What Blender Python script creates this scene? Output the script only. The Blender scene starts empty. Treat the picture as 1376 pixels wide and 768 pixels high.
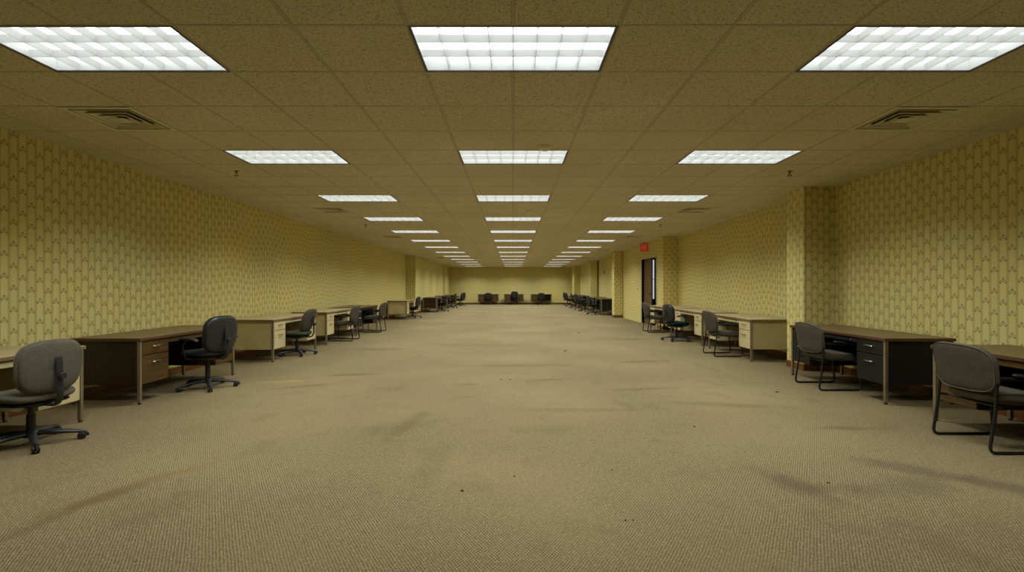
import bpy, bmesh, math, random
from mathutils import Vector, Matrix
PI = math.pi
random.seed(4)
sc = bpy.context.scene
C = sc.collection

# ------------------------------------------------------------------ node helper
class N:
    """tiny expression builder over shader nodes"""
    def __init__(s, nt, sock): s.nt, s.s = nt, sock
    def _m(s, op, *a, clamp=False):
        n = s.nt.nodes.new('ShaderNodeMath'); n.operation = op; n.use_clamp = clamp
        for i, v in enumerate((s,) + a):
            if isinstance(v, N): s.nt.links.new(v.s, n.inputs[i])
            else: n.inputs[i].default_value = v
        return N(s.nt, n.outputs[0])
    def __add__(s, o): return s._m('ADD', o)
    def __radd__(s, o): return s._m('ADD', o)
    def __sub__(s, o): return s._m('SUBTRACT', o)
    def __rsub__(s, o): return (s * -1.0)._m('ADD', o)
    def __mul__(s, o): return s._m('MULTIPLY', o)
    def __rmul__(s, o): return s._m('MULTIPLY', o)
    def __truediv__(s, o): return s._m('DIVIDE', o)
    def floor(s): return s._m('FLOOR')
    def fract(s): return s._m('FRACT')
    def abs(s): return s._m('ABSOLUTE')
    def sin(s): return s._m('SINE')
    def cos(s): return s._m('COSINE')
    def sqrt(s): return s._m('SQRT')
    def mod(s, o): return s._m('FLOORED_MODULO', o)
    def min(s, o): return s._m('MINIMUM', o)
    def max(s, o): return s._m('MAXIMUM', o)
    def lt(s, o): return s._m('LESS_THAN', o)
    def gt(s, o): return s._m('GREATER_THAN', o)
    def step(s, a, b, lo=0.0, hi=1.0):
        n = s.nt.nodes.new('ShaderNodeMapRange'); n.interpolation_type = 'SMOOTHSTEP'
        s.nt.links.new(s.s, n.inputs['Value'])
        n.inputs['From Min'].default_value = a; n.inputs['From Max'].default_value = b
        n.inputs['To Min'].default_value = lo; n.inputs['To Max'].default_value = hi
        return N(s.nt, n.outputs['Result'])

def lin(c):
    return tuple(((v/255)/12.92 if v/255 <= .04045 else ((v/255+.055)/1.055)**2.4) for v in c) + (1,)

class Mat:
    def __init__(s, name, color=(128,128,128), rough=.6, metal=0.0, spec=.5):
        s.m = bpy.data.materials.new(name); s.m.use_nodes = True
        s.nt = s.m.node_tree
        s.b = s.nt.nodes['Principled BSDF']
        s.b.inputs['Base Color'].default_value = lin(color)
        s.b.inputs['Roughness'].default_value = rough
        s.b.inputs['Metallic'].default_value = metal
        s.b.inputs['Specular IOR Level'].default_value = spec
        s.tc = s.nt.nodes.new('ShaderNodeTexCoord')
    def coord(s, kind='Object'):
        sp = s.nt.nodes.new('ShaderNodeSeparateXYZ'); s.nt.links.new(s.tc.outputs[kind], sp.inputs[0])
        return [N(s.nt, sp.outputs[i]) for i in range(3)]
    def noise(s, scale, detail=3, rough=.55, kind='Object', stretch=None, vec=None):
        n = s.nt.nodes.new('ShaderNodeTexNoise'); n.inputs['Scale'].default_value = scale
        n.inputs['Detail'].default_value = detail; n.inputs['Roughness'].default_value = rough
        src = vec if vec is not None else s.tc.outputs[kind]
        if stretch:
            mp = s.nt.nodes.new('ShaderNodeMapping'); mp.inputs['Scale'].default_value = stretch
            s.nt.links.new(src, mp.inputs[0]); src = mp.outputs[0]
        s.nt.links.new(src, n.inputs['Vector'])
        return N(s.nt, n.outputs[0])
    def vec(s, x, y, z=0.0):
        c = s.nt.nodes.new('ShaderNodeCombineXYZ')
        for i, v in enumerate((x, y, z)):
            if isinstance(v, N): s.nt.links.new(v.s, c.inputs[i])
            else: c.inputs[i].default_value = v
        return c.outputs[0]
    def mix(s, fac, a, b):
        n = s.nt.nodes.new('ShaderNodeMix'); n.data_type = 'RGBA'
        if isinstance(fac, N): s.nt.links.new(fac.s, n.inputs[0])
        else: n.inputs[0].default_value = fac
        for k, v in ((6, a), (7, b)):
            if isinstance(v, tuple): n.inputs[k].default_value = lin(v)
            else: s.nt.links.new(v, n.inputs[k])
        return n.outputs[2]
    def color(s, sock): s.nt.links.new(sock, s.b.inputs['Base Color'])
    def bump(s, h, strength=.3, dist=.002):
        n = s.nt.nodes.new('ShaderNodeBump'); n.inputs['Strength'].default_value = strength
        n.inputs['Distance'].default_value = dist
        s.nt.links.new(h.s, n.inputs['Height']); s.nt.links.new(n.outputs[0], s.b.inputs['Normal'])

# ------------------------------------------------------------------ materials
def wallpaper():
    m = Mat('wallpaper', rough=.75, spec=.25)
    x, y, z = m.coord()
    u = x + y
    P, Q = .088, .21
    uc = u / P
    col = uc.floor()
    lx = (uc.fract() - .5) * P
    off = (col * .5).fract()
    jit = ((col * 12.9898).sin() * .13)
    ly = (z / Q + off + jit).fract() * Q
    fine = m.noise(330, 2, .7)
    blot = m.noise(1.1, 3, .6)
    blot2 = m.noise(.42, 2, .5)
    # speckled vertical lines at the borders of each column
    edge = (lx.abs() * -1.0) + P * .5
    wob = (m.noise(40, 2) - .5) * .006
    line = ((edge + wob) - .0085).abs().step(.001, .0055, 1, 0) * fine.step(.36, .56)
    line2 = (edge + wob).step(.002, .009, 1, 0) * .45
    # chevron motif: bud at the apex, arms going down and outward, a pale chevron between
    t = (ly * -1.0) + .100
    w = t - lx.abs() * 1.15
    ax = lx.abs()
    inside = t.gt(0) * t.lt(.088) * ax.step(.036, .042, 1, 0)
    outer = w.step(-.002, .003) * w.step(.010, .014, 1, 0)
    inner = w.step(.023, .027) * w.step(.034, .039, 1, 0) * ax.step(.020, .030, 1, 0)
    bud = (lx * lx + (t - .012) * (t - .012)).sqrt().step(.007, .014, 1, 0)
    b2 = ((ax - .028) * (ax - .028) + (t - .050) * (t - .050)).sqrt().step(.005, .011, 1, 0)
    motif = (inside * outer.max(inner).max(bud).max(b2) * fine.step(.30, .58, .30, 1.2)).min(1.0)
    glow = inside * (w.step(.012, .016) * w.step(.021, .025, 1, 0)) * .7
    base = m.mix(blot.step(.4, .72), (216,206,138), (222,204,124))
    base = m.mix(blot2.step(.42, .7) * .6, base, (204,198,138))
    base = m.mix((col * .5).fract() * .5, base, (206,193,120))
    c = m.mix(line2 * 1.05, base, (166,150,82))
    c = m.mix(line * .62, c, (128,104,52))
    c = m.mix(glow, c, (226,212,150))
    c = m.mix(motif * .74, c, (116,86,42))
    seam = ((y - 1.52).mod(2.112) - .002).abs().lt(.0022) * x.abs().gt(4.2)
    c = m.mix(seam * .35, c, (110,92,45))
    m.color(c)
    m.bump(motif * .5 + line * .4 + fine * .2, .15, .001)
    return m.m

def carpet():
    m = Mat('carpet', rough=.95, spec=.1)
    x, y, z = m.coord()
    wx = x + (m.noise(9, 2) - .5) * .012
    wy = y + (m.noise(11, 2) - .5) * .012
    loop = ((wx * (2*PI/.0165)).cos() * (wy * (2*PI/.027)).cos())
    fine = m.noise(420, 2, .8)
    med = m.noise(55, 3, .6)
    big = m.noise(.55, 4, .6)
    mot = m.noise(2.2, 4, .62)
    dirt = m.noise(1.1, 5, .68, stretch=(1, .55, 1))
    c = m.mix(loop.step(-.75, .85), (78,68,46), (149,135,101))
    c = m.mix(fine.step(.35, .68) * .45, c, (92,79,56))
    c = m.mix(m.noise(110, 3, .75).step(.48, .66) * .40, c, (84,72,50))
    c = m.mix(m.noise(75, 2, .7).step(.50, .66) * .35, c, (178,164,128))
    c = m.mix(m.noise(34, 4, .7).step(.46, .68) * .30, c, (84,73,50))
    c = m.mix(med.step(.50, .72) * .35, c, (86,74,52))
    c = m.mix(big.step(.38, .66) * .30, c, (140,127,90))
    c = m.mix(mot.step(.5, .72) * .26, c, (84,72,50))
    c = m.mix(dirt.step(.56, .72) * .34, c, (82,70,48))
    # stains: (x, y, rx, ry, angle, strength, colour)
    warp1 = (m.noise(1.9, 4, .65) - .5)
    warp2 = (m.noise(6.5, 3, .65) - .5)
    stains = [
        (1.78, 3.12, .34, .13, -1.1, .50, (62,58,46)), (2.72, 3.38, .36, .15, -.6, .42, (62,60,48)),
        (3.05, 3.10, .32, .14, -.7, .45, (62,60,48)), (2.15, 3.02, .30, .13, .0, .32, (70,64,50)), (2.5, 3.08, .34, .2, .3, .26, (62,66,54)),
        (-2.44, 2.92, .42, .085, 1.22, .5, (84,62,32)), (-2.24, 3.32, .30, .035, 1.0, .5, (118,94,38)), (-2.5, 2.55, .3, .06, 1.4, .4, (84,66,38)),
        (-.95, 4.5, .6, .10, 1.45, .32, (84,74,46)), (-.55, 3.5, .5, .12, 1.5, .22, (90,80,50)),
        (-2.55, 6.2, .55, .07, .5, .45, (86,70,44)), (-2.15, 7.0, .5, .08, .2, .5, (84,70,44)),
        (-2.95, 6.5, .35, .10, .3, .35, (170,146,92)),
        (.15, 7.8, 1.1, .14, .05, .38, (92,80,52)), (.6, 5.0, .8, .09, .0, .3, (88,76,52)),
        (-.6, 6.3, .22, .08, .0, .32, (78,68,46)), (.45, 6.6, .34, .09, .2, .35, (80,70,48)),
        (2.2, 8.2, .55, .16, .15, .45, (84,72,48)), (1.55, 6.0, .5, .10, .15, .40, (84,74,50)),
        (2.3, 5.2, .75, .10, -.2, .34, (84,74,50)),(-.75, 10.5, 1.4, .22, .0, .34, (92,80,54)),
        (.6, 13.2, 1.6, .25, .0, .36, (96,84,56)), (-1.2, 16.5, 1.8, .3, .02, .33, (92,80,54)),
        (1.4, 20.0, 1.9, .35, .0, .35, (96,84,58)), (.3, 4.3, .3, .2, .3, .22, (78,70,50)),
        (-1.0, 4.4, .5, .25, .8, .2, (84,72,48)), (-2.6, 9.8, .7, .15, .1, .4, (84,72,48)),
        (2.7, 11.6, .7, .2, 0, .4, (84,72,48)), (-2.7, 13.9, .8, .2, .1, .35, (88,76,50)),
        (2.95, 4.35, .40, .06, -.05, .35, (72,62,44)),
    ]
    for sx, sy, rx, ry, a, st, colr in stains:
        ca, sa = math.cos(a), math.sin(a)
        dx, dy = x - sx, y - sy
        px = (dx * ca + dy * sa) / rx
        py = (dy * ca - dx * sa) / ry
        d = (px*px + py*py).sqrt() + warp1 * 1.6 + warp2 * .9
        c = m.mix(d.step(.25, 1.25, st, 0), c, colr)
    specks = m.noise(26, 1, .3).step(.80, .83)
    c = m.mix(specks * .55, c, (52,42,26))
    m.color(c)
    m.bump(loop * .5 + fine * .5, .45, .004)
    return m.m

def tile_mat():
    m = Mat('ceiling_tile', rough=.9, spec=.1)
    u, v, _ = m.coord('UV')
    x, y, z = m.coord()
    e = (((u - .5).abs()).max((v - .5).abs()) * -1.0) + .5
    fis = m.noise(75, 2, .6, stretch=(1, .75, 1)).step(.56, .66)
    pin = m.noise(120, 2, .6).step(.54, .64)
    big = m.noise(.7, 3, .5)
    per = m.noise(1.64, 0, .5)
    c = m.mix(big.step(.3, .75), (222,211,180), (212,201,168))
    c = m.mix(per.step(.35, .7) * .5, c, (212,201,168))
    c = m.mix(m.noise(9, 4, .7).step(.55, .8) * .25, c, (182,168,134))
    c = m.mix((fis * .75).max(pin * .6) * .8, c, (112,97,70))
    c = m.mix(e.step(.014, .024, .6, 0), c, (130,116,84))  # reveal shadow beside the grid bars, painted as a darker tile edge
    m.color(c)
    m.bump((fis.max(pin)) * -1.0 + m.noise(60, 3) * .4, .35, .003)
    return m.m

def wood(name, dark, light, rough=.4, axis=0):
    m = Mat(name, rough=rough, spec=.4)
    st = [14, 14, 14]; st[axis] = 1.2
    g = m.noise(3.0, 5, .65, stretch=tuple(st))
    g2 = m.noise(11.0, 2, .5, stretch=tuple(st))
    c = m.mix(g.step(.3, .7), dark, light)
    c = m.mix(g2.step(.5, .7) * .4, c, tuple(int(v*.62) for v in dark))
    c = m.mix(m.noise(2.5, 4, .7).step(.5, .75) * .25, c, tuple(int(v*.8) for v in light))
    m.color(c); return m.m

def painted(name, colr, worn, rough=.45, amount=.5, metal=0):
    m = Mat(name, rough=rough, spec=.4, metal=metal)
    c = m.mix(m.noise(3.2, 4, .65).step(.45, .75) * amount, colr, worn)
    c = m.mix(m.noise(38, 3, .7).step(.62, .72) * amount * .6, c, tuple(int(v*.7) for v in worn))
    m.color(c); return m.m

def fabric(name, a, b, scale=260):
    m = Mat(name, rough=.95, spec=.1)
    n = m.noise(scale, 2, .7); l = m.noise(7, 4, .6)
    c = m.mix(n.step(.32, .68), a, b)
    c = m.mix(l.step(.45, .75) * .4, c, tuple(int(v*.7) for v in a))
    m.color(c); m.bump(n, .4, .002); return m.m

M = {}
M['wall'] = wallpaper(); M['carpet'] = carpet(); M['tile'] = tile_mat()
M['grid'] = painted('grid_paint', (190,179,148), (160,147,114), .5)
M['base'] = wood('baseboard_wood', (92,58,24), (126,80,34), .45, 1)
M['walnut'] = wood('walnut_body', (34,23,11), (50,34,17), .38, 2)
M['walnut_front'] = wood('walnut_drawer', (60,43,19), (92,66,31), .38, 0)
M['top_wood'] = wood('laminate_walnut', (92,78,50), (116,98,62), .42, 0)
M['top_edge'] = wood('laminate_edge', (74,48,26), (94,62,34), .45, 0)
M['cream'] = painted('cream_enamel', (184,170,124), (162,146,98), .42, .6)
M['cream_front'] = painted('cream_drawer', (194,180,136), (168,150,104), .42, .6)
M['cream_top'] = painted('cream_laminate', (176,160,120), (146,130,92), .4, .7)
M['cream_edge'] = painted('cream_edge', (120,100,66), (90,74,48), .5, .6)
M['black'] = painted('black_enamel', (7,8,7), (15,15,12), .62, .5)
M['black_front'] = painted('black_drawer', (13,15,11), (22,24,18), .5, .5)
M['steel'] = painted('brushed_steel', (150,140,118), (112,96,70), .35, .6, metal=.7)
M['chrome'] = Mat('chrome', (215,215,210), .18, 1.0).m
M['dull'] = painted('tarnished_pull', (74,66,48), (50,44,32), .4, .5, metal=.6)
M['plastic'] = Mat('black_plastic', (30,31,32), .5).m
M['plastic2'] = Mat('black_shell', (36,37,38), .42).m
M['tube'] = Mat('black_tube', (24,24,24), .35).m
M['fab_grey'] = fabric('grey_tweed', (78,76,66), (114,109,94))
M['fab_sled'] = fabric('grey_brown_tweed', (64,60,51), (96,89,76))
M['fab_dark'] = fabric('charcoal_fabric', (36,36,36), (52,52,50))
M['fab_green'] = fabric('green_grey_fabric', (56,62,46), (78,84,62))
M['fab_teal'] = fabric('dark_teal_fabric', (16,36,36), (26,50,48))
M['fab_black'] = fabric('black_fabric', (26,27,27), (40,40,39))
M['piping'] = Mat('piping', (128,122,106), .8).m
M['piping_mid'] = Mat('piping_mid', (92,87,76), .8).m
M['piping_dark'] = Mat('piping_dark', (66,66,64), .8).m
M['rubber'] = Mat('caster_rubber', (20,20,21), .55).m
M['light_frame'] = Mat('troffer_frame', (64,58,52), .4).m
M['reflector'] = Mat('white_reflector', (238,240,238), .35).m
M['vent'] = painted('vent_enamel', (216,206,172), (196,184,148), .5)
M['void'] = Mat('duct_dark', (14,12,9), .9).m
M['white_plastic'] = painted('ivory_plastic', (226,219,190), (206,196,160), .5)
M['brass'] = Mat('sprinkler_brass', (96,84,52), .4, .8).m
M['door_frame'] = painted('door_frame_paint', (196,182,146), (168,152,116), .5)
M['door_wood'] = wood('door_leaf_wood', (84,62,38), (104,80,50), .45, 2)
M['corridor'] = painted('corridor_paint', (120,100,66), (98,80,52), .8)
M['window_frame'] = Mat('window_frame', (110,112,112), .4).m
M['crumb'] = painted('crumb_dark', (44,34,20), (60,48,28), .9)
M['exit_text'] = Mat('exit_letters', (235,215,190), .5).m

def emis(name, colr, strength):
    m = Mat(name, (230,230,230), .5); m.b.inputs['Emission Color'].default_value = colr
    m.b.inputs['Emission Strength'].default_value = strength; return m
M['exit_face'] = emis('exit_lit_face', lin((225,70,52)), .22).m
M['exit_face'].node_tree.nodes['Principled BSDF'].inputs['Base Color'].default_value = lin((200,60,45))
M['exit_box'] = Mat('exit_box', (150,50,38), .5).m
M['daylight'] = emis('daylit_glass', (.78,.84,.88,1), .70).m
dm = emis('lit_diffuser', (.93,.98,1,1), .80)
# fluorescent tubes glow brighter along three lines behind the diffuser
u_, v_, _ = dm.coord('UV')
tube = ((v_ * 3.0).fract() - .22).abs().step(.02, .22, 1, 0)
st_ = tube * .9 + 1.5
dm.nt.links.new(st_.s, dm.b.inputs['Emission Strength'])
M['diffuser'] = dm.m

# ------------------------------------------------------------------ mesh helpers
def box(bm, x0, x1, y0, y1, z0, z1):
    vs = [bm.verts.new((x, y, z)) for x in (x0, x1) for y in (y0, y1) for z in (z0, z1)]
    for f in ((0,1,3,2), (4,6,7,5), (0,4,5,1), (2,3,7,6), (0,2,6,4), (1,5,7,3)):
        bm.faces.new([vs[i] for i in f])
    return vs

def bbox(bm, x0, x1, y0, y1, z0, z1, r=.004):
    """box with bevelled edges"""
    t = bmesh.new(); box(t, x0, x1, y0, y1, z0, z1)
    bmesh.ops.bevel(t, geom=t.edges[:], offset=r, segments=2, affect='EDGES', profile=.5)
    me = bpy.data.meshes.new('tmp'); t.to_mesh(me); t.free(); bm.from_mesh(me); bpy.data.meshes.remove(me)

def tube_path(bm, pts, r, seg=10, closed=False, flat=1.0):
    pts = [Vector(p) for p in pts]; n = len(pts); rings = []
    prev = None
    for i, p in enumerate(pts):
        if closed: d = (pts[(i+1) % n] - pts[i-1])
        else: d = pts[min(i+1, n-1)] - pts[max(i-1, 0)]
        d.normalize()
        if prev is None:
            a = Vector((0,0,1)) if abs(d.z) < .9 else Vector((1,0,0))
            u = d.cross(a).normalized()
        else:
            u = (prev - d * prev.dot(d)).normalized()
        prev = u; v = d.cross(u)
        rr = r[i] if isinstance(r, (list, tuple)) else r
        rings.append([bm.verts.new(p + (u*math.cos(2*PI*k/seg) + v*flat*math.sin(2*PI*k/seg))*rr) for k in range(seg)])
    for i in range(n if closed else n-1):
        a, b = rings[i], rings[(i+1) % n]
        for k in range(seg):
            bm.faces.new((a[k], a[(k+1) % seg], b[(k+1) % seg], b[k]))
    if not closed:
        bm.faces.new(rings[0][::-1]); bm.faces.new(rings[-1])

def bend(pts, r=.05, k=5):
    """round the corners of a polyline"""
    pts = [Vector(p) for p in pts]; out = [pts[0]]
    for i in range(1, len(pts)-1):
        a, b, c = pts[i-1], pts[i], pts[i+1]
        d1 = (a-b); d2 = (c-b); rr = min(r, d1.length*.45, d2.length*.45)
        p0 = b + d1.normalized()*rr; p2 = b + d2.normalized()*rr
        for j in range(k+1):
            t = j/k; out.append(p0*(1-t)**2 + b*2*t*(1-t) + p2*t*t)
    out.append(pts[-1]); return out

def lathe(bm, prof, seg=24, origin=(0,0,0)):
    o = Vector(origin); rings = []
    for r, z in prof:
        rings.append([bm.verts.new(o + Vector((max(r,1e-4)*math.cos(2*PI*k/seg), max(r,1e-4)*math.sin(2*PI*k/seg), z))) for k in range(seg)])
    for a, b in zip(rings, rings[1:]):
        for k in range(seg): bm.faces.new((a[k], a[(k+1)%seg], b[(k+1)%seg], b[k]))
    bm.faces.new(rings[0][::-1]); bm.faces.new(rings[-1])

def outline(w, h, n, k, taper=0.0, ntop=None):
    pts = []
    for i in range(k):
        t = 2*PI*i/k; c, s = math.cos(t), math.sin(t)
        nn = (ntop if (ntop and s > 0) else n)
        x = math.copysign(abs(c)**(2/nn), c)*w/2; y = math.copysign(abs(s)**(2/nn), s)*h/2
        x *= 1 + taper*(y/(h/2))
        pts.append((x, y))
    return pts

def cushion(bm, w, h, t, n=4.5, taper=0.0, ntop=None, warp=None, front=1.0, backf=.75, k=48):
    """pillow-like slab lying in x-y, thickness along z; warp maps (x,y,z) to final position"""
    ol = outline(w, h, n, k, taper, ntop)
    prof = [(.0, front), (.35, front*.99), (.62, front*.95), (.80, front*.86), (.91, front*.68), (.975, front*.38), (1.0, 0),
            (.985, -backf*.5), (.93, -backf*.85), (.8, -backf), (.5, -backf), (0, -backf)]
    rings = []
    W = warp or (lambda x, y, z: (x, y, z))
    for s, d in prof:
        if s == 0: rings.append([bm.verts.new(W(0, 0, d*t/2))]); continue
        rings.append([bm.verts.new(W(x*s, y*s, d*t/2)) for x, y in ol])
    for a, b in zip(rings, rings[1:]):
        if len(a) == 1:
            for i in range(k): bm.faces.new((a[0], b[i], b[(i+1) % k]))
        elif len(b) == 1:
            for i in range(k): bm.faces.new((a[i], b[0], a[(i+1) % k]))
        else:
            for i in range(k): bm.faces.new((a[i], b[i], b[(i+1) % k], a[(i+1) % k]))

CACHE = {}
def link_mesh(name, me, parent=None, loc=None, rot=None):
    o = bpy.data.objects.new(name, me); C.objects.link(o)
    if parent: o.parent = parent
    if loc is not None: o.location = loc
    if rot is not None: o.rotation_euler = rot
    return o

def part(name, key, fn, mat, parent=None, smooth=False, loc=None, rot=None):
    """mesh object; meshes are shared between repeats through key"""
    kk = (key, mat) if key else None
    me = CACHE.get(kk) if kk else None
    if me is None:
        bm = bmesh.new(); fn(bm)
        bmesh.ops.recalc_face_normals(bm, faces=bm.faces[:])
        if smooth:
            for f in bm.faces: f.smooth = True
            for e in bm.edges:
                if len(e.link_faces) == 2 and e.calc_face_angle(0) > .7: e.smooth = False
        me = bpy.data.meshes.new(name); bm.to_mesh(me); bm.free()
        me.materials.append(M[mat])
        if kk: CACHE[kk] = me
    return link_mesh(name, me, parent, loc, rot)

def thing(name, label, cat, loc=(0,0,0), rz=0, group=None):
    o = bpy.data.objects.new(name, None); C.objects.link(o); o.empty_display_size = .1
    o.location = loc; o.rotation_euler = (0,0,rz); o['label'] = label; o['category'] = cat
    if group: o['group'] = group
    return o
def tag(o, label, cat, group=None):
    o['label'] = label; o['category'] = cat
    if group: o['group'] = group
    return o
def struct(o): o['kind'] = 'structure'; return o

# ------------------------------------------------------------------ room shell
CAMZ = 1.25
SL = -.00677
def ceil_z(y): return 2.767 + SL*y
CR = math.atan(SL)
Y0, Y1 = -2.2, 34.2

ROWS = [3.15, 5.70, 8.27, 10.71, 13.05, 15.48, 17.85, 20.30, 22.72, 25.16, 27.62, 30.06, 32.50]
ALLROWS = [.70] + ROWS          # row lines start one light spacing before the first light in view
COLX = [-4.82, -4.42, -3.80, -3.19, -2.57, -1.96, -1.27, -.61, 0, .61, 1.27, 1.96, 2.57, 3.19, 3.80, 4.42, 4.82]
LCOLS = [(5, 3), (7, 9), (11, 13)]           # column-line pairs bounding the lights
# row lines: the light tile, then three more tiles up to the next light
row_lines = []; light_rows = []
row_lines += [Y0, -1.135, -.525, .085]
for i, yc in enumerate(ALLROWS):
    nxt = ALLROWS[i+1] if i+1 < len(ALLROWS) else yc + 2.44
    stp = (nxt - yc)/4
    if i > 0: light_rows.append(len(row_lines))
    for j in range(4):
        row_lines.append(yc - .305 + j*stp if j == 0 else yc + .305 + (j-1)*(nxt - yc - .61)/3)
row_lines = [y for y in row_lines if y < Y1 - .05] + [Y1]
VENTS = [(4.42, 0), (9.49, 2), (14.27, 4), (19.07, 6), (23.94, 8)]

def tile_centre(y, col):
    for j in range(len(row_lines)-1):
        if row_lines[j] <= y < row_lines[j+1]: return j
    return None
light_tiles = set()
for r in light_rows:
    for cols in ((3,4), (7,8), (11,12)):
        for c in cols: light_tiles.add((r, c))
vent_cells = []
for vy, _ in VENTS:
    j = tile_centre(vy, 0)
    for c in (2, 13): vent_cells.append((j, c)); light_tiles.add((j, c))

def f_tiles(bm):
    uv = bm.loops.layers.uv.new('UVMap')
    for j in range(len(row_lines)-1):
        for i in range(len(COLX)-1):
            if (j, i) in light_tiles: continue
            x0, x1, y0, y1 = COLX[i], COLX[i+1], row_lines[j], row_lines[j+1]
            z0, z1 = ceil_z(y0), ceil_z(y1)
            f = bm.faces.new([bm.verts.new(p) for p in ((x0,y0,z0), (x0,y1,z1), (x1,y1,z1), (x1,y0,z0))])
            for l, q in zip(f.loops, ((0,0), (0,1), (1,1), (1,0))): l[uv].uv = q
bm = bmesh.new(); f_tiles(bm)
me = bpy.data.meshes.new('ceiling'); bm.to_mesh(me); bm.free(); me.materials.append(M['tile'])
struct(link_mesh('ceiling', me))
# plenum slab so nothing leaks above the tiles
def f_slab(bm): box(bm, -5.2, 5.2, Y0-.3, Y1+.3, 2.98, 3.1)
struct(part('ceiling_slab', None, f_slab, 'void'))

def f_grid(bm):
    w, d = .008, .0015
    def bar(a, b, across):
        for s in (1,):
            p = []
            for (x, y) in (a, b):
                for q in (-w, w):
                    X, Y = (x+q, y) if across == 'x' else (x, y+q)
                    p.append((X, Y, ceil_z(Y)))
            vs = [bm.verts.new((X, Y, Z-d)) for X, Y, Z in p] + [bm.verts.new((X, Y, Z+.002)) for X, Y, Z in p]
            for f in ((0,1,3,2), (4,6,7,5), (0,4,5,1), (2,3,7,6), (0,2,6,4), (1,5,7,3)): bm.faces.new([vs[k] for k in f])
    for i, x in enumerate(COLX[1:-1], 1):
        j = 0
        while j < len(row_lines)-1:
            # a bar does not cross the middle of a light
            if not (i in (4, 8, 12) and (j, i) in light_tiles and (j, i-1) in light_tiles):
                bar((x, row_lines[j]), (x, row_lines[j+1]), 'x')
            j += 1
    for j, y in enumerate(row_lines[:-1]):
        bar((COLX[0], y), (COLX[-1], y), 'y')
struct(part('ceiling_grid', None, f_grid, 'grid'))

def f_floor(bm):
    box(bm, -4.95, 6.9, Y0-.1, Y1+.1, -.1, 0)
struct(part('floor', None, f_floor, 'carpet'))

WX, WR = -4.80, 4.75
DX = 4.35                                     # wall with the doorway
DY0, DY1, DH = 15.0, 16.72, 2.13
H = 2.95
def f_wl(bm): 
    box(bm, WX-.15, WX, Y0, 22.2, 0, H)
    box(bm, WX-.15, -4.38, 22.2, Y1, 0, H)
struct(part('wall_left', None, f_wl, 'wall'))
def f_wr(bm):
    box(bm, WR, WR+.15, Y0, 14.4, 0, H)
    box(bm, DX, DX+.13, 14.4, DY0, 0, H); box(bm, DX, DX+.13, DY1, 19.6, 0, H)
    box(bm, DX, DX+.13, DY0, DY1, DH, H)
    box(bm, DX+.13, WR+.15, 14.28, 14.4, 0, H)
    box(bm, 4.50, 4.65, 19.55, 26.2, 0, H)
    box(bm, 4.42, 4.65, 26.2, Y1, 0, H)
struct(part('wall_right', None, f_wr, 'wall'))
def f_wb(bm): box(bm, -5, 5, Y1, Y1+.15, 0, H)
struct(part('wall_far', None, f_wb, 'wall'))
def f_wn(bm): box(bm, -5, 5, Y0-.15, Y0, 0, H)
struct(part('wall_near', None, f_wn, 'wall'))
for n, (x0, x1, y0, y1) in enumerate([(4.29, WR, 7.30, 7.75), (4.31, WR, 14.22, 14.42), (4.0, 4.5, 19.6, 20.0),
                                      (4.05, 4.42, 26.0, 26.45), (4.0, 4.42, 32.5, Y1), (-4.38, -4.26, 31.0, 31.5)]):
    def f(bm): box(bm, x0, x1, y0, y1, 0, H)
    o = struct(part('pillar', None, f, 'wall'))
    def g(bm):
        e = .012
        bx0, bx1 = (x0-e, x1) if x0 > 0 else (x0, x1+e)
        bbox(bm, bx0, bx1, y0-e, min(y1+e, Y1), 0, .10, .003)
    struct(part('trim_%d' % (n+1), None, g, 'base'))
def base(name, boxes):
    def f(bm):
        for b in boxes: bbox(bm, *b, 0, .10, .003)
    struct(part(name, None, f, 'base'))
base('baseboard_left', [(WX, WX+.014, Y0, 22.2), (WX, -4.366, 22.186, 22.2), (-4.38, -4.366, 22.2, Y1)])
base('baseboard_right', [(WR-.014, WR, Y0, 7.30), (WR-.014, WR, 7.75, 14.2), (DX-.014, DX, 14.43, DY0-.07),
                         (4.486, 4.5, 20.0, 26.0), (4.406, 4.42, 26.45, 32.5)])
base('baseboard_far', [(-4.38, 4.0, Y1-.014, Y1)])

# corridor beyond the doorway
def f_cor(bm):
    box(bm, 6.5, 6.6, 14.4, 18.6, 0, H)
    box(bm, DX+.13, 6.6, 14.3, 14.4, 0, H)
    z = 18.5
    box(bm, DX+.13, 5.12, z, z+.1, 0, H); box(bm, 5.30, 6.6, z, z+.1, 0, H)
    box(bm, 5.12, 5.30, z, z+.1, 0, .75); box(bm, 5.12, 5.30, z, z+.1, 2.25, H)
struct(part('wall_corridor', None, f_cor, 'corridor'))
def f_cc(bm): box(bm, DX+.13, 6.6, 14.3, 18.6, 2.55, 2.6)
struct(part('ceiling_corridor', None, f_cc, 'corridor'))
wr = struct(part('window_1', None, lambda bm: (box(bm, 5.12, 5.135, 18.49, 18.6, .75, 2.25), box(bm, 5.285, 5.30, 18.49, 18.6, .75, 2.25),
      box(bm, 5.135, 5.285, 18.49, 18.6, .75, .77), box(bm, 5.135, 5.285, 18.49, 18.6, 2.23, 2.25), box(bm, 5.135, 5.285, 18.49, 18.55, 1.5, 1.52)), 'window_frame'))
part('pane', None, lambda bm: box(bm, 5.135, 5.285, 18.56, 18.57, .77, 2.23), 'daylight', wr)

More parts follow.
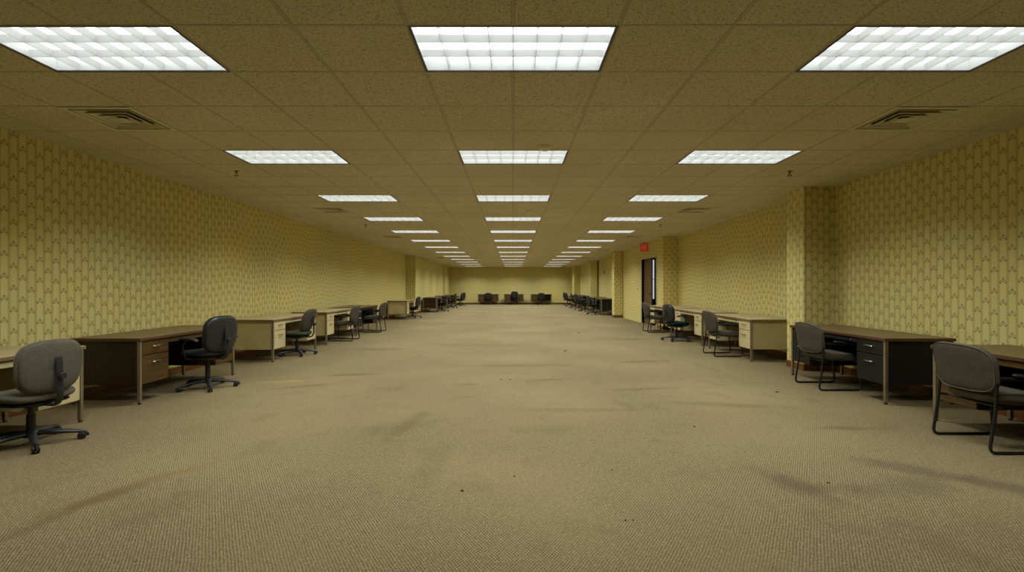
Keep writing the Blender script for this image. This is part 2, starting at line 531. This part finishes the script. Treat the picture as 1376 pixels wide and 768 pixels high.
# doorway: painted metal frame, one closed leaf, one leaf swung open
def f_df(bm):
    a, b = DX-.02, DX+.15
    bbox(bm, a, b, DY0-.06, DY0, 0, DH+.06, .004); bbox(bm, a, b, DY1, DY1+.06, 0, DH+.06, .004)
    bbox(bm, a, b, DY0, DY1, DH, DH+.06, .004)
d1 = struct(part('door_1', None, f_df, 'door_frame'))
lf = part('door_leaf', None, lambda bm: bbox(bm, DX+.06, DX+.105, 15.78, DY1-.005, .01, DH-.005, .004), 'door_wood', d1)
def f_lever(bm):
    tube_path(bm, bend([(DX+.06, 15.86, 1.0), (DX+.0, 15.86, 1.0), (DX+.0, 15.98, 1.0)], .02), .010, 8)
    bbox(bm, DX+.052, DX+.062, 15.835, 15.885, .93, 1.07, .003)
part('door_handle', None, f_lever, 'dull', lf, True)
lf2 = part('door_leaf', None, lambda bm: bbox(bm, DX+.15, DX+1.0, DY0-.05, DY0-.005, .01, DH-.005, .004), 'door_wood', d1)

# ------------------------------------------------------------------ ceiling lights
def f_lframe(bm):
    X, Y, w = .61, .305, .018
    for a in ((-X, X, -Y, -Y+w), (-X, X, Y-w, Y), (-X, -X+w, -Y+w, Y-w), (X-w, X, -Y+w, Y-w)): box(bm, *a, -.002, .004)
def f_house(bm):
    X, Y, t = .602, .297, .008
    box(bm, -X, X, -Y, -Y+t, .004, .085); box(bm, -X, X, Y-t, Y, .004, .085)
    box(bm, -X, -X+t, -Y+t, Y-t, .004, .085); box(bm, X-t, X, -Y+t, Y-t, .004, .085)
    box(bm, -X, X, -Y, Y, .085, .095)
def f_diff(bm):
    uv = bm.loops.layers.uv.new('UVMap')
    f = bm.faces.new([bm.verts.new(p) for p in ((-.59,-.285,.080), (-.59,.285,.080), (.59,.285,.080), (.59,-.285,.080))])
    for l, q in zip(f.loops, ((0,0), (0,1), (1,1), (1,0))): l[uv].uv = q
def f_louver(bm):
    # parabolic blades: thin at the opening, wider at the top
    X, Y = .592, .287
    def blade(p, along, half):
        for t0, t1, z0, z1 in ((.0012, .003, .006, .030), (.003, .0075, .030, .052)):
            if along == 'y':
                vs = [(p-t0,-Y,z0), (p+t0,-Y,z0), (p+t1,-Y,z1), (p-t1,-Y,z1), (p-t0,Y,z0), (p+t0,Y,z0), (p+t1,Y,z1), (p-t1,Y,z1)]
            else:
                vs = [(-X,p-t0,z0), (-X,p+t0,z0), (-X,p+t1,z1), (-X,p-t1,z1), (X,p-t0,z0), (X,p+t0,z0), (X,p+t1,z1), (X,p-t1,z1)]
            v = [bm.verts.new(q) for q in vs]
            for f in ((0,1,2,3), (7,6,5,4), (0,4,5,1), (1,5,6,2), (2,6,7,3), (3,7,4,0)): bm.faces.new([v[k] for k in f])
    for k in range(1, 8): blade(-X + 2*X*k/8, 'y', 0)
    for k in range(1, 3): blade(-Y + 2*Y*k/3, 'x', 0)
LPOWER = 35.0
ld = bpy.data.lights.new('tube_light', 'AREA'); ld.shape = 'RECTANGLE'; ld.size = 1.16; ld.size_y = .55
ld.energy = LPOWER; ld.color = (.98, 1.0, .95); ld.spread = math.radians(138)
colname = ['left', 'middle', 'right']
ordn = ['first', 'second', 'third', 'fourth', 'fifth', 'sixth', 'seventh', 'eighth', 'ninth', 'tenth', 'eleventh', 'twelfth', 'last']
for n, y in enumerate(ROWS):
    for ci, (i0, i1) in enumerate(((3,5), (7,9), (11,13))):
        x = (COLX[i0] + COLX[i1])/2
        where = '%s row from the viewer' % ordn[n] if n < 12 else 'last row by the far wall'
        lab = 'recessed louvered fluorescent ceiling light, %s line, %s' % (colname[ci], where)
        t = thing('ceiling_light', lab, 'ceiling light', (x, y, ceil_z(y)), 0, 'louvered fluorescent ceiling lights')
        t.rotation_euler = (CR, 0, 0)
        part('frame', 'lframe', f_lframe, 'light_frame', t)
        part('housing', 'lhouse', f_house, 'reflector', t)
        part('louver', 'louver', f_louver, 'reflector', t)
        part('diffuser', 'ldiff', f_diff, 'diffuser', t)
        lo = bpy.data.objects.new('lamp', ld); C.objects.link(lo); lo.parent = t; lo.location = (0, 0, .003)

# ------------------------------------------------------------------ vents, detectors, sprinklers
def f_vback(bm): box(bm, -.30, .30, -.30, .30, .05, .056)
def f_vface(bm):
    # flat pan around the louvred core
    for a in ((-.305,.305,-.305,-.262), (-.305,.305,.262,.305), (-.305,-.262,-.262,.262), (.262,.305,-.262,.262)): box(bm, *a, -.004, .002)
    box(bm, -.058, .058, -.058, .058, -.008, -.004)
def f_vcone(r0, r1, z0, z1):
    def f(bm):
        t = .003
        for a in ((-r0, r0, -r0, -r0+.008), (-r0, r0, r0-.008, r0), (-r0, -r0+.008, -r0+.008, r0-.008), (r0-.008, r0, -r0+.008, r0-.008)): box(bm, *a, z0-.002, z0+.001)
        a = [(-r0,-r0), (r0,-r0), (r0,r0), (-r0,r0)]; b = [(-r1,-r1), (r1,-r1), (r1,r1), (-r1,r1)]
        lo = [bm.verts.new((x, y, z0)) for x, y in a]; hi = [bm.verts.new((x, y, z1)) for x, y in b]
        lo2 = [bm.verts.new((x, y, z0+t)) for x, y in a]; hi2 = [bm.verts.new((x, y, z1+t)) for x, y in b]
        for k in range(4):
            m = (k+1) % 4
            bm.faces.new((lo[k], lo[m], hi[m], hi[k])); bm.faces.new((lo2[k], hi2[k], hi2[m], lo2[m]))
            bm.faces.new((lo[k], lo2[k], lo2[m], lo[m])); bm.faces.new((hi[k], hi[m], hi2[m], hi2[k]))
    return f
vord = ['nearest', 'second nearest', 'third', 'fourth', 'farthest']
for k, (j, c) in enumerate(vent_cells):
    x = (COLX[c] + COLX[c+1])/2; y = (row_lines[j] + row_lines[j+1])/2
    side = 'left' if x < 0 else 'right'
    t = thing('ceiling_vent', 'square louvered air vent, %s of those along the %s wall' % (vord[k//2], side), 'air vent',
              (x, y, ceil_z(y)), 0, 'ceiling air vents')
    t.rotation_euler = (CR, 0, 0)
    part('duct_back', 'vb', f_vback, 'void', t); part('face_plate', 'vf', f_vface, 'vent', t)
    part('louver_ring', 'vc1', f_vcone(.252, .205, -.008, .030), 'vent', t)
    part('louver_ring', 'vc2', f_vcone(.185, .138, -.008, .030), 'vent', t)
    part('louver_ring', 'vc3', f_vcone(.118, .071, -.008, .030), 'vent', t)

def f_det(bm): lathe(bm, [(.0, -.046), (.035, -.046), (.048, -.038), (.062, -.030), (.070, -.018), (.072, 0)])
def f_detb(bm): lathe(bm, [(.082, -.008), (.086, -.004), (.086, .0)])
for x, y, lab in ((.335, 5.25, 'round ivory smoke detector just before the second middle ceiling light'),
                  (.32, 9.55, 'round ivory smoke detector beyond the third middle ceiling light'),
                  (.76, 21.4, 'small round smoke detector far down the ceiling right of middle lights')):
    t = thing('smoke_detector', lab, 'smoke detector', (x, y, ceil_z(y)))
    part('head', 'det', f_det, 'white_plastic', t, True); part('base_ring', 'detb', f_detb, 'vent', t, True)
def f_spr(bm):
    lathe(bm, [(.032, -.004), (.032, 0)], 20)
    lathe(bm, [(.009, -.035), (.009, -.004)], 12)
def f_sprd(bm):
    lathe(bm, [(.026, -.062), (.026, -.058)], 16)
    tube_path(bm, [(-.008,0,-.034), (-.018,0,-.046), (-.004,0,-.059)], .003, 6); tube_path(bm, [(.008,0,-.034), (.018,0,-.046), (.004,0,-.059)], .003, 6)
for x, y, lab in ((-3.55, 6.35, 'small sprinkler head hanging nearest on the left ceiling'), (3.55, 6.35, 'small sprinkler head hanging nearest on the right ceiling'),
                  (-3.46, 11.6, 'small sprinkler head further back on the left ceiling'), (3.46, 11.6, 'small sprinkler head further back on the right ceiling')):
    t = thing('ceiling_sprinkler', lab, 'sprinkler', (x, y, ceil_z(y)), 0, 'ceiling sprinklers')
    part('stem', 'spr', f_spr, 'brass', t, True); part('deflector', 'sprd', f_sprd, 'brass', t)

# exit sign above the doorway
ex = thing('exit_sign', 'lit red exit sign by the ceiling above the doorway', 'exit sign', (4.23, 16.0, 2.36))
part('housing', None, lambda bm: bbox(bm, -.105, .118, -.03, .03, 0, .26, .006), 'exit_box', ex)
part('lit_face', None, lambda bm: bbox(bm, -.098, .098, -.034, -.030, .01, .25, .001), 'exit_face', ex)
cu = bpy.data.curves.new('exit_text', 'FONT'); cu.body = 'EXIT'; cu.size = .088; cu.align_x = 'CENTER'; cu.align_y = 'CENTER'; cu.extrude = .0015
to = bpy.data.objects.new('exit_lettering', cu); C.objects.link(to); cu.materials.append(M['exit_text'])
bpy.context.view_layer.update()
tme = bpy.data.meshes.new_from_object(to.evaluated_get(bpy.context.evaluated_depsgraph_get()))
bpy.data.objects.remove(to); to = link_mesh('exit_lettering', tme)
to.parent = ex; to.location = (0, -.036, .13); to.rotation_euler = (PI/2, 0, 0); to['label'] = 'pale EXIT lettering'
part('mount', None, lambda bm: box(bm, -.02, .02, -.02, .02, .26, ceil_z(16)-2.36), 'exit_box', ex)

# small wall fittings
def plate(name, x, y, z, w, h, lab, cat, mat='white_plastic'):
    t = thing(name, lab, cat, (x, y, z))
    part('plate', None, lambda bm: bbox(bm, -.012, 0, -w/2, w/2, -h/2, h/2, .003), mat, t)
    part('toggle', None, lambda bm: bbox(bm, -.022, -.012, -w*.14, w*.14, -h*.16, h*.16, .002), 'dull', t)
plate('light_switch', DX, 17.3, 1.15, .08, .12, 'ivory light switch on the wall just past the doorway', 'light switch')
plate('wall_thermostat', DX, 17.62, 1.36, .10, .12, 'small thermostat on the wall above the light switch', 'thermostat')
plate('wall_thermostat', 4.5, 24.45, 1.93, .16, .16, 'small dark box high on the wall between two right pillars', 'wall box', 'plastic')

# ------------------------------------------------------------------ desks
DH_ = .70
def desk(style, label, x, y, rz, L=1.80, D=.75, single=False, group=None):
    S = {'cream': ('cream_top', 'cream_edge', 'cream', 'cream_front', 'steel', 'dull'),
         'walnut': ('top_wood', 'top_edge', 'walnut', 'walnut_front', 'steel', 'chrome'),
         'black': ('top_wood', 'top_edge', 'black', 'black_front', 'steel', 'chrome')}[style]
    t = thing('office_desk', label, 'desk', (x, y, 0), rz, group)
    k = '%s%.2f%.2f%d' % (style, L, D, single)
    hx, hy = L/2, D/2
    part('desktop', k+'top', lambda bm: bbox(bm, -hx+.004, hx-.004, -hy+.004, hy-.004, DH_-.024, DH_, .003), S[0], t)
    def f_edge(bm):
        w = .012
        for a in ((-hx, hx, -hy, -hy+w), (-hx, hx, hy-w, hy), (-hx, -hx+w, -hy+w, hy-w), (hx-w, hx, -hy+w, hy-w)):
            bbox(bm, *a, DH_-.034, DH_-.003, .003)
    part('edge_band', k+'edge', f_edge, S[1], t)
    lx, ly = hx-.030, hy-.028
    for sx in (-1, 1):
        for sy in (-1, 1):
            g = part('leg', k+'leg%d%d' % (sx, sy), lambda bm: bbox(bm, sx*lx-.016, sx*lx+.016, sy*ly-.016, sy*ly+.016, .018, DH_-.03, .003), S[4], t)
            part('foot', k+'foot%d%d' % (sx, sy), lambda bm: lathe(bm, [(.017, 0), (.017, .012), (.009, .02)], 12, (sx*lx, sy*ly, 0)), 'dull', g)
    z0, zt = .20, DH_-.032
    pw = .41
    # modesty panel at the back
    part('modesty_panel', k+'mod', lambda bm: bbox(bm, -lx+.018, lx-.018, ly-.006, ly+.008, .24, zt, .002), S[2], t)
    part('apron', k+'apr', lambda bm: bbox(bm, -lx+pw, lx-pw, -ly-.004, -ly+.010, zt-.012, zt, .002), S[2], t)
    for sx in ((-1,) if single else (-1, 1)):
        xa, xb = sorted((sx*(lx-.017), sx*(lx-.017-pw)))
        part('pedestal', k+'ped%d' % sx, lambda bm: bbox(bm, xa, xb, -ly+.004, ly-.01, z0, zt, .003), S[2], t)
        hz = [(z0+.008, zt-.165), (zt-.155, zt-.006)]
        for n, (a, b) in enumerate(hz):
            d = part('drawer', k+'dr%d%d' % (sx, n), lambda bm: bbox(bm, xa+.006, xb-.006, -ly-.014, -ly+.003, a, b, .003), S[3], t)
            xc = (xa+xb)/2; zc = b-.075 if n == 0 else (a+b)/2+.01
            def f_h(bm):
                tube_path(bm, bend([(xc-.055, -ly-.012, zc), (xc-.055, -ly-.036, zc), (xc+.055, -ly-.036, zc), (xc+.055, -ly-.012, zc)], .015, 4), .0055, 8)
            part('handle', k+'h%d%d' % (sx, n), f_h, S[5], d, True)
    # shallow centre drawer
    xa, xb = -lx+pw+.022, lx-pw-.022
    cd = part('centre_drawer', k+'cd', lambda bm: bbox(bm, xa, xb, -ly-.010, -ly+.35, zt-.060, zt-.014, .003), S[3] if style != 'black' else S[2], t)
    part('lock', k+'lock', lambda bm: lathe(bm, [(.010, 0), (.010, .006), (.006, .008)], 14), S[5], cd, True, loc=((xb-.09), -ly-.010, zt-.037), rot=(PI/2, 0, 0))
    return t

LX = -4.295; RX = 4.285
dg = 'double-pedestal office desks'
desk('cream', 'cream steel desk cut off by the left edge, with grey swivel chair', LX-.03, 3.68, PI/2, group=dg)
desk('walnut', 'dark walnut office desk with chrome drawer pulls on the left', LX, 6.10, PI/2, group=dg)
desk('cream', 'cream steel desk beyond the walnut desk on the left, green-seated chair beside it', LX, 9.00, PI/2, group=dg)
desk('cream', 'cream steel desk on the left with a padded sled chair at its kneehole', LX, 11.32, PI/2, group=dg)
desk('black', 'dark desk with wood top, farthest of the unbroken row along the left wall', LX, 13.40, PI/2, L=1.9, group=dg)
desk('cream', 'lone cream desk in front of the dark recess on the left', LX-.03, 19.35, PI/2, group=dg)
desk('walnut', 'brown desk just past the left wall corner, nearest in the far left row', -3.96, 24.35, PI/2, D=.68, group=dg)
desk('walnut', 'brown desk second in the far left row past the wall corner', -3.98, 28.1, PI/2, D=.68, group=dg)
desk('walnut', 'brown desk last in the far left row by the end wall', -3.92, 30.9, PI/2, L=1.3, D=.60, group=dg)
desk('walnut', 'brown walnut desk cut off by the right edge, behind the nearest sled chair', RX, 3.74, -PI/2, group=dg)
desk('black', 'black metal desk with walnut top by the first right pillar', RX, 6.10, -PI/2, group=dg)
desk('cream', 'cream steel desk just beyond the first right pillar', RX, 9.05, -PI/2, group=dg)
desk('cream', 'cream steel desk on the right with black armchair on casters beside it', RX, 11.17, -PI/2, group=dg)
desk('cream', 'cream desk on the right nearest the doorway', RX, 13.25, -PI/2, L=1.9, group=dg)
desk('black', 'black desk behind the pillar past the doorway, nearest of the far right row', 4.10, 21.9, -PI/2, L=1.6, D=.70, group=dg)
desk('black', 'black desk second in the far right row', 4.12, 24.4, -PI/2, L=1.6, D=.66, group=dg)
desk('black', 'black desk third in the far right row', 4.06, 27.9, -PI/2, L=1.6, D=.64, group=dg)
desk('black', 'black desk last in the far right row', 4.06, 30.6, -PI/2, L=1.6, D=.64, group=dg)
desk('walnut', 'small brown desk against the far wall, leftmost of three', -1.68, 33.6, 0, L=1.42, D=.66, group=dg)
desk('walnut', 'small brown desk against the far wall, middle one with chair', .05, 33.6, 0, L=1.34, D=.66, group=dg)
desk('walnut', 'small brown one-pedestal desk against the far wall, rightmost of three', 1.90, 33.6, 0, L=1.42, D=.66, single=True, group=dg)

# ------------------------------------------------------------------ swivel chairs
def swivel(label, x, y, rz, fab='fab_dark', seatfab=None, arms=False, dz=0.0, shell=True, base_rot=0.0, lean=.16, group='swivel chairs on casters', wide=.46, bh=.42):
    seatfab = seatfab or fab
    t = thing('swivel_chair', label, 'chair', (x, y, 0), rz, group)
    k = 'sw%.2f%.2f%.2f' % (dz, wide, bh)
    sz = .43 + dz
    def W_seat(px, py, pz):
        # waterfall front edge, slight dish
        z = pz + sz - .035
        z -= .06*max(0, py/.23 - .45)**2*1.3
        z += .012*(abs(px)/.24)**2
        return (px, py + .01, z)
    part('seat', k+'seat', lambda bm: cushion(bm, .48, .46, .085, 3.6, .03, None, W_seat, 1, .8), seatfab, t, True)
    part('seat_pan', k+'pan', lambda bm: cushion(bm, .40, .38, .03, 4, 0, None, lambda a, b, c: (a, b, c + sz - .083), 1, 1, 32), 'plastic', t, True)
    def W_back(px, py, pz, off=0.0):
        # px across, py up, pz thickness (towards the sitter = +y)
        z = sz + .20 + py*.985
        y = -.225 + pz + off + .10*(px/.24)**2*.55 - lean*py - .02*math.cos(py/.21*1.3)
        return (px, y, z)
    b = part('backrest', k+'back%.2f' % lean, lambda bm: cushion(bm, wide, bh, .080, 3.4, .045, 3.0, W_back, 1, .35), fab, t, True)
    part('piping', k+'pip%.2f' % lean, lambda bm: tube_path(bm, [W_back(a*.985, c*.985, .013) for a, c in outline(wide, bh, 3.4, 48, .045, 3.0)], .0035, 6, True),
         'piping' if fab in ('fab_grey',) else 'piping_dark', b, True)
    if shell:
        part('back_shell', k+'shell%.2f' % lean, lambda bm: cushion(bm, wide-.02, bh-.02, .034, 3.4, .045, 3.0, lambda a, c, d: W_back(a, c, d, -.018), .4, 1.0), 'plastic2' if shell == 'plastic' else fab, b, True)
    # upright carrying the back: flat bar under the seat, rising behind the back
    def f_bar(bm):
        pts = bend([(0, -.05, sz-.10), (0, -.275, sz-.10), (0, -.315, sz-.02), (0, -.300-lean*.02, sz+.16), (0, -.285-lean*.07, sz+.27)], .05, 5)
        tube_path(bm, [Vector(p) for p in pts], [.028]*3 + [.026]*(len(pts)-5) + [.028, .024], 10, False, .42)
    part('back_bar', k+'bar%.2f' % lean, f_bar, 'plastic', t, True)
    part('adjustment_knob', k+'knob', lambda bm: lathe(bm, [(.022, -.012), (.027, -.006), (.027, .006), (.022, .012)], 16), 'plastic', t, True,
         loc=(0, -.335, sz+.13), rot=(PI/2, 0, 0))
    part('tilt_mechanism', k+'mech', lambda bm: bbox(bm, -.075, .075, -.10, .09, sz-.125, sz-.085, .01), 'plastic', t)
    part('height_lever', k+'lev', lambda bm: tube_path(bm, bend([(.06, .02, sz-.11), (.20, .03, sz-.115), (.25, .03, sz-.10)], .03), [.006]*6 + [.009, .009][:2], 8) if False else
         tube_path(bm, [(.06, .02, sz-.11), (.20, .03, sz-.115), (.25, .03, sz-.10)], .007, 8), 'plastic', t, True)
    def f_col(bm):
        lathe(bm, [(.018, .16), (.018, sz-.12)], 18)
        lathe(bm, [(.028, .075), (.030, .12), (.028, sz-.20), (.026, sz-.185)], 20)
    part('gas_column', k+'col', f_col, 'plastic', t, True)
    part('base_hub', 'swhub', lambda bm: lathe(bm, [(.030, .062), (.052, .066), (.054, .100), (.040, .118), (.028, .120)], 24), 'plastic', t, True)
    for n in range(5):
        a = base_rot + n*2*PI/5
        def f_leg(bm):
            R = .30
            tube_path(bm, [(.035, 0, .092), (.12, 0, .088), (.22, 0, .077), (R-.015, 0, .067), (R+.012, 0, .064)], [.032, .029, .025, .021, .015], 10, False, .7)
            lathe(bm, [(.010, .045), (.010, .07)], 10, (R-.004, 0, 0))
        lg = part('leg', 'swleg', f_leg, 'plastic', t, True, rot=(0, 0, a))
        def f_cas(bm):
            for s in (-1, 1):
                pr = [(.010, 0), (.024, .001), (.028, .006), (.028, .014), (.023, .018), (.008, .018)]
                tmp = bmesh.new(); lathe(tmp, pr, 20)
                bmesh.ops.transform(tmp, matrix=Matrix.Translation((.296+.012, s*.005, .028)) @ Matrix.Rotation(s*-PI/2, 4, 'X'), verts=tmp.verts[:])
                me = bpy.data.meshes.new('c'); tmp.to_mesh(me); tmp.free(); bm.from_mesh(me); bpy.data.meshes.remove(me)
            tube_path(bm, bend([(.296, 0, .052), (.318, 0, .056), (.337, 0, .040), (.338, 0, .022)], .012, 3), .009, 8, False, 1.9)
        part('caster', 'swcas', f_cas, 'rubber', lg, True)
    if arms:
        for s in (-1, 1):
            def f_arm(bm):
                tube_path(bm, bend([(s*.12, .02, sz-.09), (s*.285, .02, sz-.085), (s*.300, .05, sz+.08), (s*.285, .01, sz+.145)], .05, 4), .014, 10, False, .6)
            ar = part('armrest', k+'arm%d' % s, f_arm, 'plastic', t, True)
            part('arm_pad', k+'pad%d' % s, lambda bm: cushion(bm, .075, .27, .034, 3, 0, None, lambda a, b_, c: (a + s*.285, b_ - .035, c + sz + .155 + (-.25*max(0, -b_-.06))), 1, .9, 28), 'plastic', ar, True)
    return t

# ------------------------------------------------------------------ sled-base chairs
def sled(label, x, y, rz, fab='fab_sled', arms=True, group='sled-base side chairs'):
    t = thing('sled_chair', label, 'chair', (x, y, 0), rz, group)
    k = 'sl'
    def W_seat(px, py, pz):
        z = pz + .385 - .05*max(0, py/.23 - .4)**2 + .010*(px/.24)**2 + .02*max(0, -py/.23)
        return (px, py + .02, z)
    part('seat', k+'seat', lambda bm: cushion(bm, .47, .49, .115, 4.2, .03, None, W_seat, 1, .75), fab, t, True)
    bw, bh = .53, .365
    def W_back(px, py, pz, off=0.0):
        z = .620 + py
        yy = -.278 + pz + off + .055*(px/.245)**2 - .19*py
        return (px, yy, z)
    b = part('backrest', k+'back', lambda bm: cushion(bm, bw, bh, .066, 4.6, .05, 3.2, W_back, 1, .9), fab, t, True)
    part('piping', k+'pip', lambda bm: tube_path(bm, [W_back(a*.965, c*.965, -.026) for a, c in outline(bw, bh, 4.6, 48, .05, 3.2)], .0035, 6, True), 'piping_mid', b, True)
    for s in (-1, 1):
        X = s*.247
        def f_side(bm):
            # one bent tube: up the back, down to the floor, along it and up to the arm
            pts = bend([(X*.975, -.205, .62), (X*.985, -.215, .45), (X, -.225, .30), (X, -.270, .012), (X, .235, .012), (X, .215, .36)] +
                       ([(X, .17, .550), (X*.985, -.190, .562)] if arms else [(X*.98, .16, .375)]), .055, 6)
            tube_path(bm, pts, .0115, 10)
        fr = part('side_frame', k+'side%d%d' % (s, arms), f_side, 'tube', t, True)
        if arms:
            part('arm_pad', k+'pad%d' % s, lambda bm: cushion(bm, .05, .25, .028, 3, 0, None, lambda a, c, d: (a + X, c + .03, d + .574 - .045*(c/.125)*.3), 1, .8, 28), 'plastic', fr, True)
    part('front_crossbar', k+'crossf', lambda bm: tube_path(bm, [(-.247, .19, .352), (.247, .19, .352)], .010, 8), 'tube', t, True)
    part('rear_crossbar', k+'crossr', lambda bm: tube_path(bm, bend([(-.247, -.226, .352), (-.235, -.15, .342), (.235, -.15, .342), (.247, -.226, .352)], .03, 4), .010, 8), 'tube', t, True)
    return t

R = math.radians
swivel('grey fabric swivel chair, nearest on the left, back towards viewer, cut off by frame', -3.80, 3.90, R(76), 'fab_grey', arms=False, shell='fabric', base_rot=R(-41-76), lean=.10, wide=.45)
swivel('black swivel armchair on casters beside the walnut desk', -3.75, 6.08, R(73), 'fab_dark', arms=True, dz=.04, shell='plastic', base_rot=R(-54-73), lean=.10, wide=.47, bh=.45)
swivel('armless swivel chair with green-grey seat and tilted grey back', -3.92, 8.98, R(87), 'fab_sled', 'fab_green', dz=.0, shell='fabric', base_rot=R(-54-87), lean=.32, wide=.44)
swivel('black swivel armchair with dark teal seat on the right, near the doorway', 3.74, 11.32, R(-77), 'fab_black', 'fab_teal', arms=True, dz=.0, shell='plastic', base_rot=R(-126+77), lean=.14)
sled('grey-brown sled chair nearest on the right, cut off by the frame', 3.80, 3.915, R(-90))
sled('grey-brown sled chair with arms beside the black desk on the right', 3.91, 6.14, R(-90))
sled('grey sled chair at the cream desk beyond the first right pillar', 3.80, 8.95, R(-90))
sled('grey sled chair standing in front of the open doorway', 3.86, 13.47, R(-90))
sled('grey sled chair with arms at the fourth desk on the left', -3.88, 11.40, R(90))
sled('grey sled chair at the end of the near left row of desks', -3.80, 13.52, R(90))
swivel('black swivel chair beside the lone cream desk on the left', -3.93, 19.38, R(84), 'fab_black', arms=False, shell='plastic')
fg = 'swivel chairs in the far rows'
for lab, x, y, a in (('black swivel chair at the first desk past the left wall corner', -3.50, 24.35, 90),
                     ('black swivel chair at the second desk of the far left row', -3.50, 28.1, 84),
                     ('black swivel chair before the far wall on the left, nearer of the pair', -3.36, 31.0, 70),
                     ('black swivel chair before the far wall on the left, farther of the pair', -3.45, 32.7, 70),
                     ('black swivel chair nearest in the far right row', 3.55, 21.9, -84),
                     ('black swivel chair second in the far right row', 3.55, 24.4, -96),
                     ('black swivel chair third in the far right row', 3.55, 26.4, -80),
                     ('black swivel chair fourth in the far right row', 3.52, 27.9, -96),
                     ('black swivel chair fifth in the far right row', 3.52, 30.6, -86),
                     ('black swivel chair last in the far right row by the end wall', 3.60, 32.7, -75)):
    swivel(lab, x, y, R(a), 'fab_black', arms=True, shell='plastic', group=fg)
swivel('black swivel chair at the middle desk by the far wall, back to viewer', .10, 32.95, R(0), 'fab_black', arms=True, dz=.06, shell='plastic', group=fg)
swivel('dark swivel chair tucked into the leftmost desk by the far wall', -1.68, 33.15, R(6), 'fab_black', shell='plastic', dz=-.04, group=fg)
swivel('grey swivel chair at the rightmost desk by the far wall', 1.62+.28, 33.0, R(-8), 'fab_dark', shell='plastic', dz=-.04, group=fg)

# crumbs and lint on the carpet
random.seed(11)
for n, (x, y, q) in enumerate([(1.0, 9.5, .020), (1.76, 13.2, .026), (-.16, 6.62, .011), (-.04, 6.60, .011), (.19, 6.44, .009), (.01, 3.25, .006),
                               (-.31, 3.02, .010), (3.11, 5.83, .014), (1.61, 4.40, .009), (2.0, 3.14, .009), (.67, 3.36, .006), (.60, 2.64, .006), (.64, 2.64, .005)]):
    def f(bm):
        bmesh.ops.create_icosphere(bm, subdivisions=2, radius=q)
        for v in bm.verts:
            v.co = Vector((v.co.x*1.3, v.co.y*.9, v.co.z*.45)) * (1 + random.uniform(-.25, .25)); v.co.z += q*.3
    o = tag(part('debris_crumb', None, f, 'crumb'), 'tiny dark crumb of debris lying on the open carpet', 'crumb', 'crumbs on the carpet')
    o.location = (x, y, 0); o.rotation_euler = (0, 0, n*1.3)

# ------------------------------------------------------------------ world, camera
w = bpy.data.worlds.new('World'); sc.world = w; w.use_nodes = True
w.node_tree.nodes['Background'].inputs[0].default_value = (.02, .02, .02, 1); w.node_tree.nodes['Background'].inputs[1].default_value = 1
cd = bpy.data.cameras.new('camera'); cam = bpy.data.objects.new('camera', cd); C.objects.link(cam)
cam.location = (0, 0, CAMZ); cam.rotation_euler = (PI/2, 0, 0)
cd.sensor_width = 36; cd.lens = 36*665/1376; cd.shift_x = -1.5/1376; cd.clip_start = .05
sc.camera = cam
sc.view_settings.view_transform = 'Standard'; sc.view_settings.look = 'None'
sc.view_settings.gamma = 1; sc.view_settings.use_curve_mapping = False; sc.view_settings.exposure = 0
sc.cycles.use_denoising = True
sc.cycles.max_bounces = 8; sc.cycles.diffuse_bounces = 5
